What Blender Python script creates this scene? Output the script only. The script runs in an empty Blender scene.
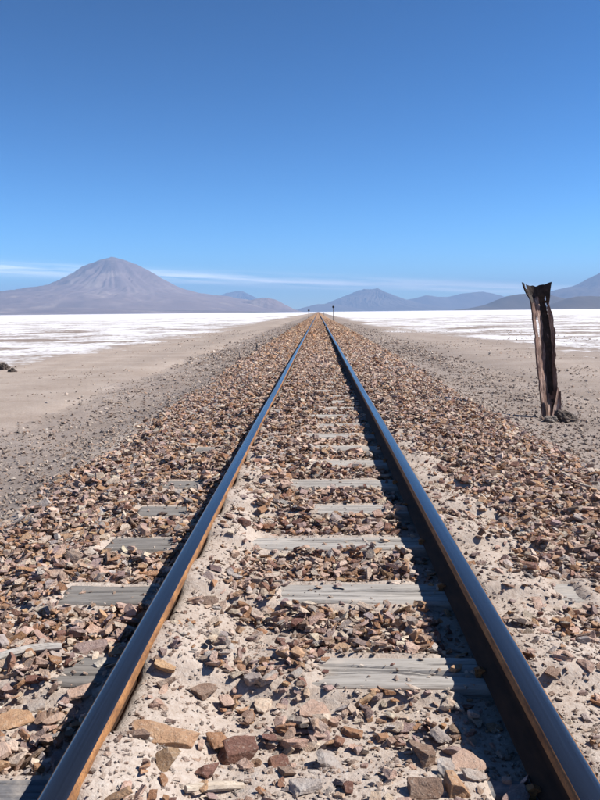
import bpy, bmesh, math, random
import numpy as np
from mathutils import Matrix, Vector, Euler

R = math.radians
sc = bpy.context.scene
COL = sc.collection

# ------------------------------------------------------------------ camera
PITCH, YAW, ROLL = 6.44, 1.40, -0.60
CAM_Z = 1.375
cam_d = bpy.data.cameras.new('camera')
cam_d.sensor_fit = 'VERTICAL'
cam_d.sensor_height = 36.0
cam_d.lens = 35.1
cam_d.clip_start = 0.05
cam_d.clip_end = 200000.0
cam = bpy.data.objects.new('camera', cam_d)
CAM_M = (Matrix.Translation((0, 0, CAM_Z)) @ Matrix.Rotation(R(YAW), 4, 'Z')
         @ Matrix.Rotation(R(90 - PITCH), 4, 'X') @ Matrix.Rotation(R(ROLL), 4, 'Z'))
cam.matrix_world = CAM_M
COL.objects.link(cam)
sc.camera = cam
F = 35.1 / 36.0 * 800.0          # focal length in photo pixels (600 x 800)
CAM_I = CAM_M.inverted()

# ------------------------------------------------------------------ world, sun, exposure
SUN_EL, SUN_AZ = 47.0, 88.0      # azimuth clockwise from the track direction (+Y)
world = bpy.data.worlds.new('World')
sc.world = world
world.use_nodes = True
wn, wl = world.node_tree.nodes, world.node_tree.links
wn.clear()
w_out = wn.new('ShaderNodeOutputWorld')
w_bg = wn.new('ShaderNodeBackground')
w_bg.inputs['Strength'].default_value = 0.107
sky = wn.new('ShaderNodeTexSky')
sky.sky_type = 'NISHITA'
sky.sun_disc = False
sky.sun_elevation = R(SUN_EL)
sky.sun_rotation = R(SUN_AZ)
sky.altitude = 3700
sky.air_density = 1.0
sky.dust_density = 0.5
sky.ozone_density = 3.0
# thin cirrus streak low over the horizon, all the way round
w_tc = wn.new('ShaderNodeTexCoord')
w_sep = wn.new('ShaderNodeSeparateXYZ')
wl.new(w_tc.outputs['Generated'], w_sep.inputs[0])
def wmath(op, a, b=None, c=None):
    n = wn.new('ShaderNodeMath'); n.operation = op
    for i, v in enumerate((a, b, c)):
        if v is None: continue
        if isinstance(v, (int, float)): n.inputs[i].default_value = v
        else: wl.new(v, n.inputs[i])
    return n.outputs[0]
w_az = wmath('ARCTAN2', w_sep.outputs[0], w_sep.outputs[1])
w_e0 = wmath('MULTIPLY_ADD', wmath('SINE', w_az), -0.048, 0.037)
w_cmb = wn.new('ShaderNodeCombineXYZ')
wl.new(wmath('MULTIPLY', w_az, 5.0), w_cmb.inputs[0])
wl.new(wmath('MULTIPLY', wmath('MULTIPLY_ADD', w_az, 0.05, w_sep.outputs[2]), 130.0), w_cmb.inputs[1])
w_nz = wn.new('ShaderNodeTexNoise'); w_nz.inputs['Scale'].default_value = 1.0
w_nz.inputs['Detail'].default_value = 6; w_nz.inputs['Roughness'].default_value = 0.55
wl.new(w_cmb.outputs[0], w_nz.inputs['Vector'])
w_d = wmath('DIVIDE', wmath('SUBTRACT', w_sep.outputs[2], w_e0), 0.0068)
w_band = wmath('POWER', 2.718, wmath('MULTIPLY', wmath('MULTIPLY', w_d, w_d), -1.0))
w_mr = wn.new('ShaderNodeMapRange'); w_mr.interpolation_type = 'SMOOTHSTEP'
w_mr.inputs[1].default_value = 0.30; w_mr.inputs[2].default_value = 0.64
wl.new(w_nz.outputs['Fac'], w_mr.inputs[0])
w_f = wmath('MULTIPLY', wmath('MULTIPLY', w_band, w_mr.outputs[0]), 0.9)
w_mix = wn.new('ShaderNodeMix'); w_mix.data_type = 'RGBA'
wl.new(w_f, w_mix.inputs['Factor'])
w_hsv = wn.new('ShaderNodeHueSaturation')
w_hsv.inputs['Saturation'].default_value = 1.14
w_hsv.inputs['Value'].default_value = 0.18
w_hsv.inputs['Hue'].default_value = 0.485
wl.new(sky.outputs[0], w_hsv.inputs['Color'])
w_gam = wn.new('ShaderNodeGamma'); w_gam.inputs['Gamma'].default_value = 1.70
wl.new(w_hsv.outputs[0], w_gam.inputs['Color'])
wl.new(w_gam.outputs[0], w_mix.inputs['A'])
w_mix.inputs['B'].default_value = (2.5, 2.55, 2.6, 1)
w_sc = wn.new('ShaderNodeVectorMath'); w_sc.operation = 'SCALE'; w_sc.inputs['Scale'].default_value = 5.5
wl.new(w_mix.outputs['Result'], w_sc.inputs[0])
wl.new(w_sc.outputs[0], w_bg.inputs['Color'])
wl.new(w_bg.outputs[0], w_out.inputs['Surface'])

sun_d = bpy.data.lights.new('sun', 'SUN')
sun_d.energy = 5.0
sun_d.angle = R(0.53)
sun_d.color = (1.0, 0.955, 0.89)
sun = bpy.data.objects.new('sun', sun_d)
sdir = Vector((math.sin(R(SUN_AZ)) * math.cos(R(SUN_EL)), math.cos(R(SUN_AZ)) * math.cos(R(SUN_EL)), math.sin(R(SUN_EL))))
sun.rotation_euler = sdir.to_track_quat('Z', 'Y').to_euler()
sun.location = (30, 5, 40)
COL.objects.link(sun)

sc.view_settings.view_transform = 'Standard'
sc.view_settings.look = 'None'
sc.view_settings.gamma = 1.0
sc.view_settings.use_curve_mapping = False
sc.view_settings.exposure = 0.74
sc.render.engine = 'CYCLES'
sc.cycles.use_denoising = True
sc.cycles.max_bounces = 6
sc.cycles.volume_bounces = 0
sc.cycles.caustics_reflective = False

# ------------------------------------------------------------------ helpers
RAIL_TOP = 0.42
ZS = 0.293                        # top of the sleepers
GAUGE = 1.0

def project(x, y, z):
    p = CAM_I @ Vector((x, y, z))
    return (300 + F * p.x / -p.z, 400 - F * p.y / -p.z, -p.z)

def at(px, py, z):
    """where the ray through photo pixel (px, py) meets the level z"""
    d = (CAM_M.to_3x3() @ Vector(((px - 300) / F, (400 - py) / F, -1)))
    t = (z - CAM_Z) / d.z
    return d.x * t, d.y * t

def hash2(ix, iy, seed):
    h = (ix.astype(np.int64) * 374761393 + iy.astype(np.int64) * 668265263 + seed * 1274126177) & 0x7fffffff
    h = ((h ^ (h >> 13)) * 1274126177) & 0x7fffffff
    return ((h ^ (h >> 16)) & 0xffff) / 65535.0

def vnoise(x, y, seed=0):
    ix = np.floor(x); iy = np.floor(y)
    fx = x - ix; fy = y - iy
    fx = fx * fx * fx * (fx * (fx * 6 - 15) + 10); fy = fy * fy * fy * (fy * (fy * 6 - 15) + 10)
    a = hash2(ix, iy, seed); b = hash2(ix + 1, iy, seed)
    c = hash2(ix, iy + 1, seed); d = hash2(ix + 1, iy + 1, seed)
    return (a * (1 - fx) + b * fx) * (1 - fy) + (c * (1 - fx) + d * fx) * fy

def fbm(x, y, oct=4, seed=0, gain=0.5):
    x = np.asarray(x, float); y = np.asarray(y, float)
    s = 0; a = 1; t = 0
    for o in range(oct):
        s = s + a * (vnoise(x * 2 ** o + 17.3 * o, y * 2 ** o - 9.1 * o, seed + o) - 0.5) * 2
        t += a; a *= gain
    return s / t

def ridged(x, y, oct=4, seed=0):
    s = 0; a = 1; t = 0
    for o in range(oct):
        s = s + a * (1 - np.abs(vnoise(x * 2 ** o, y * 2 ** o, seed + o) * 2 - 1))
        t += a; a *= 0.5
    return s / t

def sstep(a, b, x):
    t = np.clip((x - a) / (b - a), 0, 1)
    return t * t * (3 - 2 * t)

def tag(o, label=None, cat=None, group=None, kind=None):
    if label: o['label'] = label
    if cat: o['category'] = cat
    if group: o['group'] = group
    if kind: o['kind'] = kind
    return o

def mesh_from_arrays(name, verts, faces, smooth=False, colors=None, sharp=None):
    """verts (n,3), faces (m,k) with the same k for all"""
    verts = np.asarray(verts, np.float32); faces = np.asarray(faces, np.int32)
    m = bpy.data.meshes.new(name)
    k = faces.shape[1]
    m.vertices.add(len(verts)); m.vertices.foreach_set('co', verts.ravel())
    m.loops.add(faces.size); m.loops.foreach_set('vertex_index', faces.ravel())
    m.polygons.add(len(faces))
    m.polygons.foreach_set('loop_start', np.arange(0, faces.size, k, dtype=np.int32))
    m.polygons.foreach_set('loop_total', np.full(len(faces), k, np.int32))
    m.polygons.foreach_set('use_smooth', np.full(len(faces), smooth, bool))
    for nm, c in (colors or {}).items():
        a = m.color_attributes.new(nm, 'FLOAT_COLOR', 'POINT')
        cc = np.ones((len(verts), 4), np.float32)
        c = np.asarray(c, np.float32)
        if c.ndim == 1: cc[:, 0] = cc[:, 1] = cc[:, 2] = c
        else: cc[:, :3] = c
        a.data.foreach_set('color', cc.ravel())
    m.update(calc_edges=True)
    m.validate()
    return m

def obj(name, mesh, mat=None, parent=None):
    o = bpy.data.objects.new(name, mesh)
    COL.objects.link(o)
    if mat is not None:
        for mm in (mat if isinstance(mat, (list, tuple)) else [mat]): mesh.materials.append(mm)
    if parent is not None: o.parent = parent
    return o

def grid_faces(nr, nc):
    i = np.arange((nr - 1) * (nc - 1))
    r = i // (nc - 1); c = i % (nc - 1)
    a = r * nc + c
    return np.stack([a, a + 1, a + nc + 1, a + nc], 1)

# ------------------------------------------------------------------ materials
class NT:
    def __init__(s, name):
        s.m = bpy.data.materials.new(name); s.m.use_nodes = True
        s.n, s.l = s.m.node_tree.nodes, s.m.node_tree.links
        s.b = s.n['Principled BSDF']; s.out = s.n['Material Output']
    def put(s, sock, v):
        if isinstance(v, bpy.types.NodeSocket): s.l.new(v, sock)
        else: sock.default_value = v
    def noise(s, vec, scale, detail=4, rough=0.55, dist=0.0):
        n = s.n.new('ShaderNodeTexNoise')
        n.inputs['Scale'].default_value = scale; n.inputs['Detail'].default_value = detail
        n.inputs['Roughness'].default_value = rough; n.inputs['Distortion'].default_value = dist
        if vec is not None: s.l.new(vec, n.inputs['Vector'])
        return n.outputs['Fac']
    def voro(s, vec, scale, feat='F1'):
        n = s.n.new('ShaderNodeTexVoronoi'); n.feature = feat
        n.inputs['Scale'].default_value = scale
        s.l.new(vec, n.inputs['Vector'])
        return n
    def obj_co(s):
        return s.n.new('ShaderNodeTexCoord').outputs['Object']
    def pos(s):
        return s.n.new('ShaderNodeNewGeometry').outputs['Position']
    def mapping(s, vec, scale=(1, 1, 1), loc=(0, 0, 0)):
        n = s.n.new('ShaderNodeMapping'); n.inputs['Scale'].default_value = scale
        s.put(n.inputs['Location'], loc); s.l.new(vec, n.inputs['Vector'])
        return n.outputs[0]
    def math(s, op, a, b=None, c=None, clamp=False):
        n = s.n.new('ShaderNodeMath'); n.operation = op; n.use_clamp = clamp
        for i, v in enumerate((a, b, c)):
            if v is not None: s.put(n.inputs[i], v)
        return n.outputs[0]
    def rng(s, v, a, b, c=0.0, d=1.0):
        n = s.n.new('ShaderNodeMapRange'); s.l.new(v, n.inputs[0])
        for i, q in enumerate((a, b, c, d)): n.inputs[i + 1].default_value = q
        return n.outputs[0]
    def mix(s, f, a, b, blend='MIX'):
        n = s.n.new('ShaderNodeMix'); n.data_type = 'RGBA'; n.blend_type = blend
        s.put(n.inputs['Factor'], f)
        for k, v in (('A', a), ('B', b)):
            if isinstance(v, tuple) and len(v) == 3: v = v + (1,)
            s.put(n.inputs[k], v)
        return n.outputs['Result']
    def attr(s, name):
        n = s.n.new('ShaderNodeAttribute'); n.attribute_name = name
        return n.outputs['Color']
    def bump(s, h, strength, dist):
        n = s.n.new('ShaderNodeBump'); n.inputs['Strength'].default_value = strength
        n.inputs['Distance'].default_value = dist; s.l.new(h, n.inputs['Height'])
        if s.b.inputs['Normal'].links: s.l.new(s.b.inputs['Normal'].links[0].from_socket, n.inputs['Normal'])
        s.l.new(n.outputs[0], s.b.inputs['Normal'])
    def set(s, **k):
        for a, v in k.items(): s.put(s.b.inputs[a.replace('_', ' ')], v)
        return s.m

def stone_material(name, individual):
    t = NT(name)
    if individual:
        oi = t.n.new('ShaderNodeObjectInfo'); base = oi.outputs['Color']
        off = t.n.new('ShaderNodeVectorMath'); off.operation = 'ADD'
        t.l.new(t.pos(), off.inputs[0])
        cr = t.n.new('ShaderNodeCombineXYZ'); t.l.new(t.math('MULTIPLY', oi.outputs['Random'], 9.0), cr.inputs[2])
        t.l.new(cr.outputs[0], off.inputs[1]); p = off.outputs[0]
    else:
        base = t.attr('Col'); p = t.pos()
    n1 = t.noise(p, 28, 5, 0.6); n2 = t.noise(p, 110, 4, 0.6); n3 = t.noise(p, 13, 3, 0.5)
    c = t.mix(t.rng(n1, 0.35, 0.70), base, t.mix(1.0, base, (0.74, 0.65, 0.60), 'MULTIPLY'))
    c = t.mix(t.rng(n3, 0.56, 0.74, 0, 0.45), c, (0.34, 0.18, 0.10))          # rust bloom
    c = t.mix(t.rng(n2, 0.55, 0.75, 0, 0.55), c, (0.50, 0.43, 0.36))            # dust and pale crystals
    c = t.mix(t.rng(t.noise(p, 240, 2), 0.62, 0.78, 0, 0.6), c, (0.07, 0.05, 0.045))
    t.bump(t.noise(p, 55, 7, 0.7), 0.7, 0.016)
    t.bump(n2, 0.35, 0.004)
    return t.set(Base_Color=c, Roughness=0.88, Specular_IOR_Level=0.25)

M_STONE = stone_material('ballast_stone', True)
M_STONES = stone_material('ballast_stones', False)

def ground_material():
    t = NT('ground'); p = t.pos()
    base = t.attr('Col'); salt_a = t.attr('Salt')
    f1 = t.noise(p, 0.9, 5, 0.6); f2 = t.noise(p, 60, 5, 0.65); f3 = t.noise(p, 260, 3, 0.6)
    c = t.mix(t.rng(f1, 0.3, 0.7), t.mix(1.0, base, (0.84, 0.80, 0.78), 'MULTIPLY'), t.mix(1.0, base, (1.10, 1.10, 1.12), 'MULTIPLY'))
    c = t.mix(t.rng(f2, 0.35, 0.68), t.mix(1.0, c, (0.80, 0.74, 0.70), 'MULTIPLY'), c)
    c = t.mix(t.rng(f3, 0.58, 0.72, 0, 0.5), c, (0.20, 0.15, 0.125))
    # salt crust breaking up into patches of mud
    s1 = t.noise(p, 0.22, 6, 0.62, 0.6); s2 = t.noise(p, 0.035, 5, 0.6, 0.5); s3 = t.noise(p, 3.2, 5, 0.6)
    mass = t.math('ADD', t.math('ADD', t.math('MULTIPLY', t.math('SUBTRACT', s1, 0.5), 2.6),
                                t.math('MULTIPLY', t.math('SUBTRACT', s2, 0.5), 1.5)),
                  t.math('MULTIPLY', t.math('SUBTRACT', s3, 0.5), 1.5))
    sm = t.rng(t.math('ADD', mass, salt_a), 0.36, 0.72)
    saltc = t.mix(t.rng(t.noise(p, 1.1, 5, 0.6), 0.3, 0.7), (0.56, 0.54, 0.545), (0.74, 0.73, 0.74))
    c = t.mix(sm, c, saltc)
    t.bump(t.noise(p, 2.2, 6, 0.65), 0.5, 0.06)
    t.bump(t.noise(p, 9, 6, 0.65), 0.5, 0.02)
    t.bump(f2, 0.5, 0.006)
    t.bump(f3, 0.5, 0.003)
    return t.set(Base_Color=c, Roughness=0.95, Specular_IOR_Level=0.12)
M_GROUND = ground_material()

def wood_material(name, light, dark, dark_end=False):
    t = NT(name)
    o = t.obj_co(); o_raw = o
    oi = t.n.new('ShaderNodeObjectInfo')
    cmb = t.n.new('ShaderNodeCombineXYZ'); t.l.new(t.math('MULTIPLY', oi.outputs['Random'], 50.0), cmb.inputs[0])
    o = t.mapping(o, (1, 1, 1), cmb.outputs[0])
    g1 = t.noise(t.mapping(o, (2.2, 34, 34)), 1.0, 6, 0.65, 1.2)
    g2 = t.noise(t.mapping(o, (7, 150, 150)), 1.0, 4, 0.65, 0.8)
    g3 = t.noise(t.mapping(o, (1.2, 3, 3)), 1.0, 4, 0.55)
    c = t.mix(t.rng(g1, 0.32, 0.62), dark, light)
    c = t.mix(t.rng(g2, 0.30, 0.46), t.mix(1.0, c, (0.45, 0.42, 0.40), 'MULTIPLY'), c)
    c = t.mix(t.rng(g3, 0.45, 0.7, 0, 0.5), c, t.mix(1.0, c, (0.78, 0.74, 0.70), 'MULTIPLY'))
    sd = t.noise(o, 7, 6, 0.65, 0.5)
    c = t.mix(t.rng(sd, 0.56, 0.70, 0, 0.65), c, (0.44, 0.38, 0.32))          # drifted sand in the grain
    if dark_end:      # the ends outside the left rail are darker
        sx = t.n.new('ShaderNodeSeparateXYZ'); t.l.new(o_raw, sx.inputs[0])
        c = t.mix(t.rng(sx.outputs[0], -0.60, -0.50, 0.8, 0.0), c, t.mix(1.0, c, (0.43, 0.43, 0.44), 'MULTIPLY'))
    t.bump(g1, 0.4, 0.004); t.bump(g2, 0.5, 0.002)
    return t.set(Base_Color=c, Roughness=0.9, Specular_IOR_Level=0.2)
M_WOOD = wood_material('weathered_wood', (0.41, 0.38, 0.345), (0.24, 0.22, 0.20), dark_end=True)
M_WOOD_DARK = wood_material('dark_wood', (0.17, 0.165, 0.17), (0.09, 0.088, 0.09))  # darker grey sleeper wood
M_STICK = wood_material('dry_stick', (0.55, 0.47, 0.38), (0.36, 0.29, 0.22))

def rail_materials():
    t = NT('worn_steel'); o = t.pos()
    g = t.noise(t.mapping(o, (160, 1.1, 160)), 1.0, 5, 0.6)
    g2 = t.noise(t.mapping(o, (45, 0.35, 45)), 1.0, 3, 0.5)
    sp = t.noise(o, 90, 4, 0.6)
    c = t.mix(t.rng(g, 0.3, 0.7), (0.085, 0.085, 0.09), (0.15, 0.15, 0.155))
    c = t.mix(t.rng(g2, 0.50, 0.70, 0, 0.45), c, (0.10, 0.08, 0.07))
    c = t.mix(t.rng(sp, 0.68, 0.76, 0, 0.8), c, (0.17, 0.08, 0.04))
    rough = t.rng(g2, 0.35, 0.7, 0.17, 0.27)
    steel = t.set(Base_Color=c, Metallic=0.92, Roughness=rough)
    t = NT('rail_rust'); o = t.pos()
    n = t.noise(t.mapping(o, (40, 9, 40)), 1.0, 5, 0.6); n2 = t.noise(o, 160, 4, 0.6)
    c = t.mix(t.rng(n, 0.3, 0.7), (0.13, 0.055, 0.022), (0.40, 0.19, 0.07))
    c = t.mix(t.rng(n2, 0.48, 0.68, 0, 0.75), c, (0.09, 0.045, 0.028))
    t.bump(n2, 0.4, 0.002)
    rust = t.set(Base_Color=c, Roughness=0.8, Specular_IOR_Level=0.3)
    t = NT('rail_web_rust_shade'); o = t.pos()
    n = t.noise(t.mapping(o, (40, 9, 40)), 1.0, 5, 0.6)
    c = t.mix(t.rng(n, 0.3, 0.7), (0.022, 0.013, 0.009), (0.055, 0.028, 0.016))  # dark rust, deepened to near-black with painted shade under the rail head
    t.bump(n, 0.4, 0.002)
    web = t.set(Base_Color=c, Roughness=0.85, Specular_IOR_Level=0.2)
    return steel, rust, web
M_STEEL, M_RUST, M_WEB = rail_materials()

def post_material():
    t = NT('corroded_iron'); o = t.obj_co()
    n = t.noise(t.mapping(o, (9, 9, 3.0)), 1.0, 6, 0.62, 0.5); n2 = t.noise(o, 55, 5, 0.65); n3 = t.noise(t.mapping(o, (20, 20, 4)), 1.0, 4, 0.6)
    c = t.mix(t.rng(n, 0.34, 0.66), (0.065, 0.038, 0.030), (0.26, 0.16, 0.125))
    c = t.mix(t.rng(n3, 0.50, 0.66, 0, 0.85), c, (0.48, 0.35, 0.29))
    c = t.mix(t.rng(n2, 0.58, 0.70, 0, 0.8), c, (0.03, 0.022, 0.02))
    t.bump(n, 0.6, 0.02); t.bump(n2, 0.6, 0.006)
    return t.set(Base_Color=c, Roughness=0.85, Metallic=0.0, Specular_IOR_Level=0.3)
M_POST = post_material()


def plain_mat(name, a, b, scale=8.0, rough=0.85, bump=0.5, bd=0.02):
    t = NT(name); p = t.obj_co()
    n = t.noise(p, scale, 6, 0.62)
    c = t.mix(t.rng(n, 0.32, 0.68), a, b)
    t.bump(n, bump, bd)
    return t.set(Base_Color=c, Roughness=rough, Specular_IOR_Level=0.2)
M_IRON_SHADE = plain_mat('iron_painted_shade', (0.018, 0.014, 0.013), (0.055, 0.038, 0.032), 22, 0.7)  # shade of the post's hollow back and top, painted near-black
M_DARK = plain_mat('dark_rock', (0.035, 0.028, 0.024), (0.13, 0.10, 0.082), 14)
M_SIGN = plain_mat('black_painted_iron', (0.012, 0.011, 0.012), (0.03, 0.025, 0.023), 20, 0.6)
M_POLE = plain_mat('weathered_pole', (0.10, 0.085, 0.075), (0.20, 0.17, 0.15), 10)

def hill_material(name, a, b, pale, pale_amt=0.4):
    t = NT(name); p = t.pos()
    n = t.noise(t.mapping(p, (0.00035, 0.00035, 0.0012)), 1.0, 8, 0.62, 0.3)
    n2 = t.noise(t.mapping(p, (0.0016, 0.0016, 0.0005)), 1.0, 6, 0.6, 0.6)
    c = t.mix(t.rng(n, 0.35, 0.65), a, b)
    c = t.mix(t.rng(n2, 0.53, 0.68, 0, pale_amt), c, pale)
    return t.set(Base_Color=c, Roughness=1.0, Specular_IOR_Level=0.0)
M_VOLC = hill_material('volcano_rock', (0.165, 0.125, 0.12), (0.26, 0.195, 0.18), (0.42, 0.34, 0.28), 0.5)
M_HILL = hill_material('hill_rock', (0.13, 0.095, 0.075), (0.20, 0.155, 0.125), (0.27, 0.22, 0.17))
M_DHILL = hill_material('brown_hill', (0.085, 0.065, 0.050), (0.14, 0.11, 0.085), (0.20, 0.165, 0.125))

# ------------------------------------------------------------------ sleepers: where they lie, which stretches lie bare
SL_W, SL_H, SL_L = 0.195, 0.13, 2.02
SL_Y = [1.615, 2.267, 2.924, 3.586, 4.210, 4.866, 5.530, 6.150, 6.79, 7.44, 8.10, 8.74, 9.40, 10.04, 10.7, 11.34, 12.0, 12.65]
SL_ROT = [0.4, -0.5, 0.3, 0.2, 0.7, -0.4, 0.5, 0.3, -0.6, 0.2, 0.5, -0.3, 0.3, 0.1, -0.4, 0.5, 0, 0.2]
# bare stretches (x0, x1) for each sleeper
BARE = {0: [(-0.86, -0.56)], 1: [(-0.02, 0.43), (-0.76, -0.66)], 2: [(-0.15, 0.43), (-1.03, -0.66), (0.90, 0.99)],
        3: [(-0.31, 0.43), (-1.03, -0.72)], 4: [(-0.04, 0.35)], 5: [(-0.19, 0.42), (-0.99, -0.78)], 6: [(-0.05, 0.42)],
        7: [(-0.02, 0.40), (-1.0, -0.85)], 8: [(-0.12, 0.36)], 9: [(0.0, 0.38)], 10: [(-0.1, 0.3)], 11: [(0.05, 0.38)],
        12: [(0.0, 0.3)], 13: [(0.1, 0.36)], 14: [(-0.1, 0.2)], 15: [(0.1, 0.35)], 16: [(0, 0.3)], 17: [(0.05, 0.3)]}
BARE[4].append((-1.02, -0.74))

def bare_mask(X, Y, grow=0.0):
    m = np.zeros(np.broadcast(X, Y).shape)
    wob = 0.05 * fbm(np.asarray(X) * 9, np.asarray(Y) * 9, 3, 77)
    for i, spans in BARE.items():
        yc = SL_Y[i] + np.asarray(X) * math.tan(R(SL_ROT[i]))
        for a, b in spans:
            mx = sstep(a - 0.05 - grow, a + 0.05 - grow, X + wob) * (1 - sstep(b - 0.03 + grow, b + 0.04 + grow, X + wob * 0.5))
            my = 1 - sstep(SL_W / 2 - 0.005 + grow, SL_W / 2 + 0.035 + grow, np.abs(Y - yc) + wob * 0.15)
            m = np.maximum(m, mx * my)
    return m

def sandy(X, Y):
    """1 where drifted sand lies bare, 0 where broken ballast covers it"""
    X = np.asarray(X, float); Y = np.asarray(Y, float)
    n = fbm(X * 2.2, Y * 1.6, 4, 5); n2 = fbm(X * 6, Y * 5, 3, 6)
    d = np.zeros(np.broadcast(X, Y).shape)
    # strip along the inside of the left rail
    d = np.maximum(d, (1 - sstep(0.06, 0.24, X + 0.50 + 0.12 * n)) * (X > -0.62) * (1 - sstep(4.2, 7.0, Y)))
    # strip outside the right rail, wider near the camera
    wdt = 0.36 - 0.17 * sstep(2.6, 6.0, Y)
    d = np.maximum(d, sstep(0.5, 0.6, X) * (1 - sstep(wdt - 0.10, wdt + 0.12, X - 0.58 - 0.18 * n)) * (1 - sstep(5.5, 8.5, Y)))
    # loose patches between the rails
    for cx, cy, rx, ry in ((-0.30, 3.13, 0.24, 0.10), (-0.33, 2.45, 0.30, 0.17), (-0.32, 3.70, 0.2, 0.09), (-0.10, 1.72, 0.6, 0.17),
                           (-0.35, 4.45, 0.15, 0.12), (0.30, 1.66, 0.16, 0.14), (-0.34, 1.95, 0.12, 0.13), (-0.36, 5.2, .14, .12), (1.25, 2.3, 0.4, 0.2), (0.95, 2.9, 0.24, 0.12)):
        q = ((X - cx) / rx) ** 2 + ((Y - cy) / ry) ** 2
        d = np.maximum(d, 1 - sstep(0.55, 1.5, q + 0.6 * n + 0.5 * n2))
    return d

def ground_z(X, Y, detail=True):
    X = np.asarray(X, float); Y = np.asarray(Y, float)
    ax = np.abs(X)
    edge = 0.09 * fbm(Y * 0.45, X * 0.2 + 3.1, 3, 11)
    z = 0.285 - 0.035 * sstep(0.9, 1.6, ax + edge)
    z = z - (0.20 * sstep(1.45, 2.55, ax + edge) + 0.075 * sstep(2.3, 4.2, ax + edge))
    near = 1 - sstep(25, 60, np.abs(Y))
    # drift banked against the outside of the right rail, sand inside the left rail, trough inside the right rail
    z = z + 0.055 * sstep(0.54, 0.60, X) * (1 - sstep(0.66, 1.0, X)) * (1 - sstep(7, 13, Y))
    z = z + 0.088 * sstep(-0.535, -0.515, X) * (1 - sstep(-0.49, -0.20, X)) * (1 - 0.6 * sstep(5, 12, Y))
    z = z - 0.035 * sstep(0.36, 0.44, X) * (1 - sstep(0.52, 0.55, X)) * (1 - sstep(12, 20, Y))
    z = z - 0.010 * (1 - sstep(-0.64, -0.56, X)) * sstep(-0.95, -0.75, X)
    core = (1 - sstep(1.02, 1.2, ax)) * (1 - sstep(11, 14, Y))
    cover = np.zeros_like(z)
    for i, y0 in enumerate(SL_Y):
        yc = y0 + X * math.tan(R(SL_ROT[i]))
        cover = np.maximum(cover, 1 - sstep(0.10, 0.17, np.abs(Y - yc)))
    trough = sstep(0.36, 0.42, X) * (1 - sstep(0.54, 0.56, X))
    z = z + core * (1 - trough) * (cover * 0.026 - (1 - cover) * 0.022)
    if detail:
        z = z + near * (0.012 * fbm(X * 3.1, Y * 3.1, 4, 21) + 0.006 * fbm(X * 14, Y * 14, 3, 23)) * (1 - 0.4 * core)
        z = z + (1 - sstep(150, 400, np.abs(Y))) * sstep(1.8, 3.0, ax) * (0.045 * fbm(X * 0.9, Y * 0.7, 5, 31) + 0.022 * fbm(X * 4, Y * 4, 3, 33))
    b = bare_mask(X, Y)
    z = z * (1 - b) + np.minimum(z, ZS - 0.022) * b
    return z

C_SAND = np.array((0.46, 0.405, 0.35)); C_BAL = np.array((0.36, 0.235, 0.145))
C_GRAV = np.array((0.29, 0.252, 0.222)); C_TAN = np.array((0.375, 0.325, 0.28)); C_MUD = np.array((0.27, 0.232, 0.205))

def ground_color(X, Y):
    X = np.asarray(X, float); Y = np.asarray(Y, float); ax = np.abs(X)
    n = fbm(X * 0.5, Y * 0.25, 4, 41)
    w = lambda a: a[:, None] if a.ndim == 1 else a[..., None]
    far = sstep(14, 34, Y)
    bal = C_SAND * (1 - w(far)) + C_BAL * w(far)
    c = bal
    g = sstep(1.65, 2.1, ax + 0.25 * n + 0.12 * sstep(20, 60, Y) * -1)
    c = c * (1 - w(g)) + C_GRAV * w(g)
    tl = sstep(-3.4, -4.3, X + 0.7 * n)
    tl = 1 - sstep(-4.4, -3.5, X + 0.9 * n)
    c = c * (1 - w(tl)) + C_TAN * w(tl)
    tr = sstep(3.0, 4.6, X + 1.2 * n) * 0.6
    c = c * (1 - w(tr)) + C_TAN * w(tr)
    st = fbm(X * 1.3, Y * 0.045, 4, 43) * sstep(2.2, 3.2, ax)
    c = c * (1 + 0.22 * w(st))
    mud = np.maximum(sstep(6.5, 10, X), 1 - sstep(-10, -7, X))
    c = c * (1 - w(mud)) + C_MUD * w(mud)
    return c

def salt_amount(X, Y):
    X = np.asarray(X, float); Y = np.asarray(Y, float)
    n = fbm(X * 0.12, Y * 0.06, 4, 51)
    l = 1 - sstep(-10.0, -4.8, X + 1.4 * n - 0.8 * (1 - sstep(14, 24, Y)) * -1)
    l = l * sstep(9, 18, Y - X * 0.35 + 4 * n)
    r = sstep(4.2, 9.0, X + 1.8 * n) * sstep(19, 29, Y + 5 * n)
    r2 = sstep(3.8, 6.0, X + 1.4 * n) * sstep(36, 60, Y)
    s = np.maximum(np.maximum(l, r), r2)
    amt = s * (0.62 + 0.36 * sstep(40, 350, np.hypot(X, Y))) - 0.42 * (1 - s)
    return amt

# ------------------------------------------------------------------ track bed and salt flat
def growth(a, step, end, g):
    out = [a]
    while out[-1] < end:
        out.append(out[-1] + step); step = step * (1 + g)
    return out

ys = list(-np.array(growth(0, 0.15, 60, 0.08))[::-1])[:-1] + list(np.arange(0, 1.2, 0.08)) + list(np.arange(1.2, 7.0, 0.02)) + growth(7.0, 0.022, 5000, 0.0125)
xp = list(np.arange(0, 1.3, 0.02)) + list(np.arange(1.3, 4.6, 0.05))
xs = [-v for v in xp[:0:-1]] + xp
XX, YY = np.meshgrid(np.array(xs), np.array(ys))
ZZ = ground_z(XX, YY)
ax_ = np.abs(XX)
ZZ = ZZ - 0.10 * sstep(4.0, 4.55, ax_)
V = np.stack([XX.ravel(), YY.ravel(), ZZ.ravel()], 1)
m = mesh_from_arrays('track_bed', V, grid_faces(len(ys), len(xs)), True,
                     {'Col': ground_color(XX.ravel(), YY.ravel()), 'Salt': salt_amount(XX.ravel(), YY.ravel())})
track_bed = tag(obj('track_bed', m, M_GROUND), 'raised track bed of pale drifted sand and gravel', kind='structure')

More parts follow.
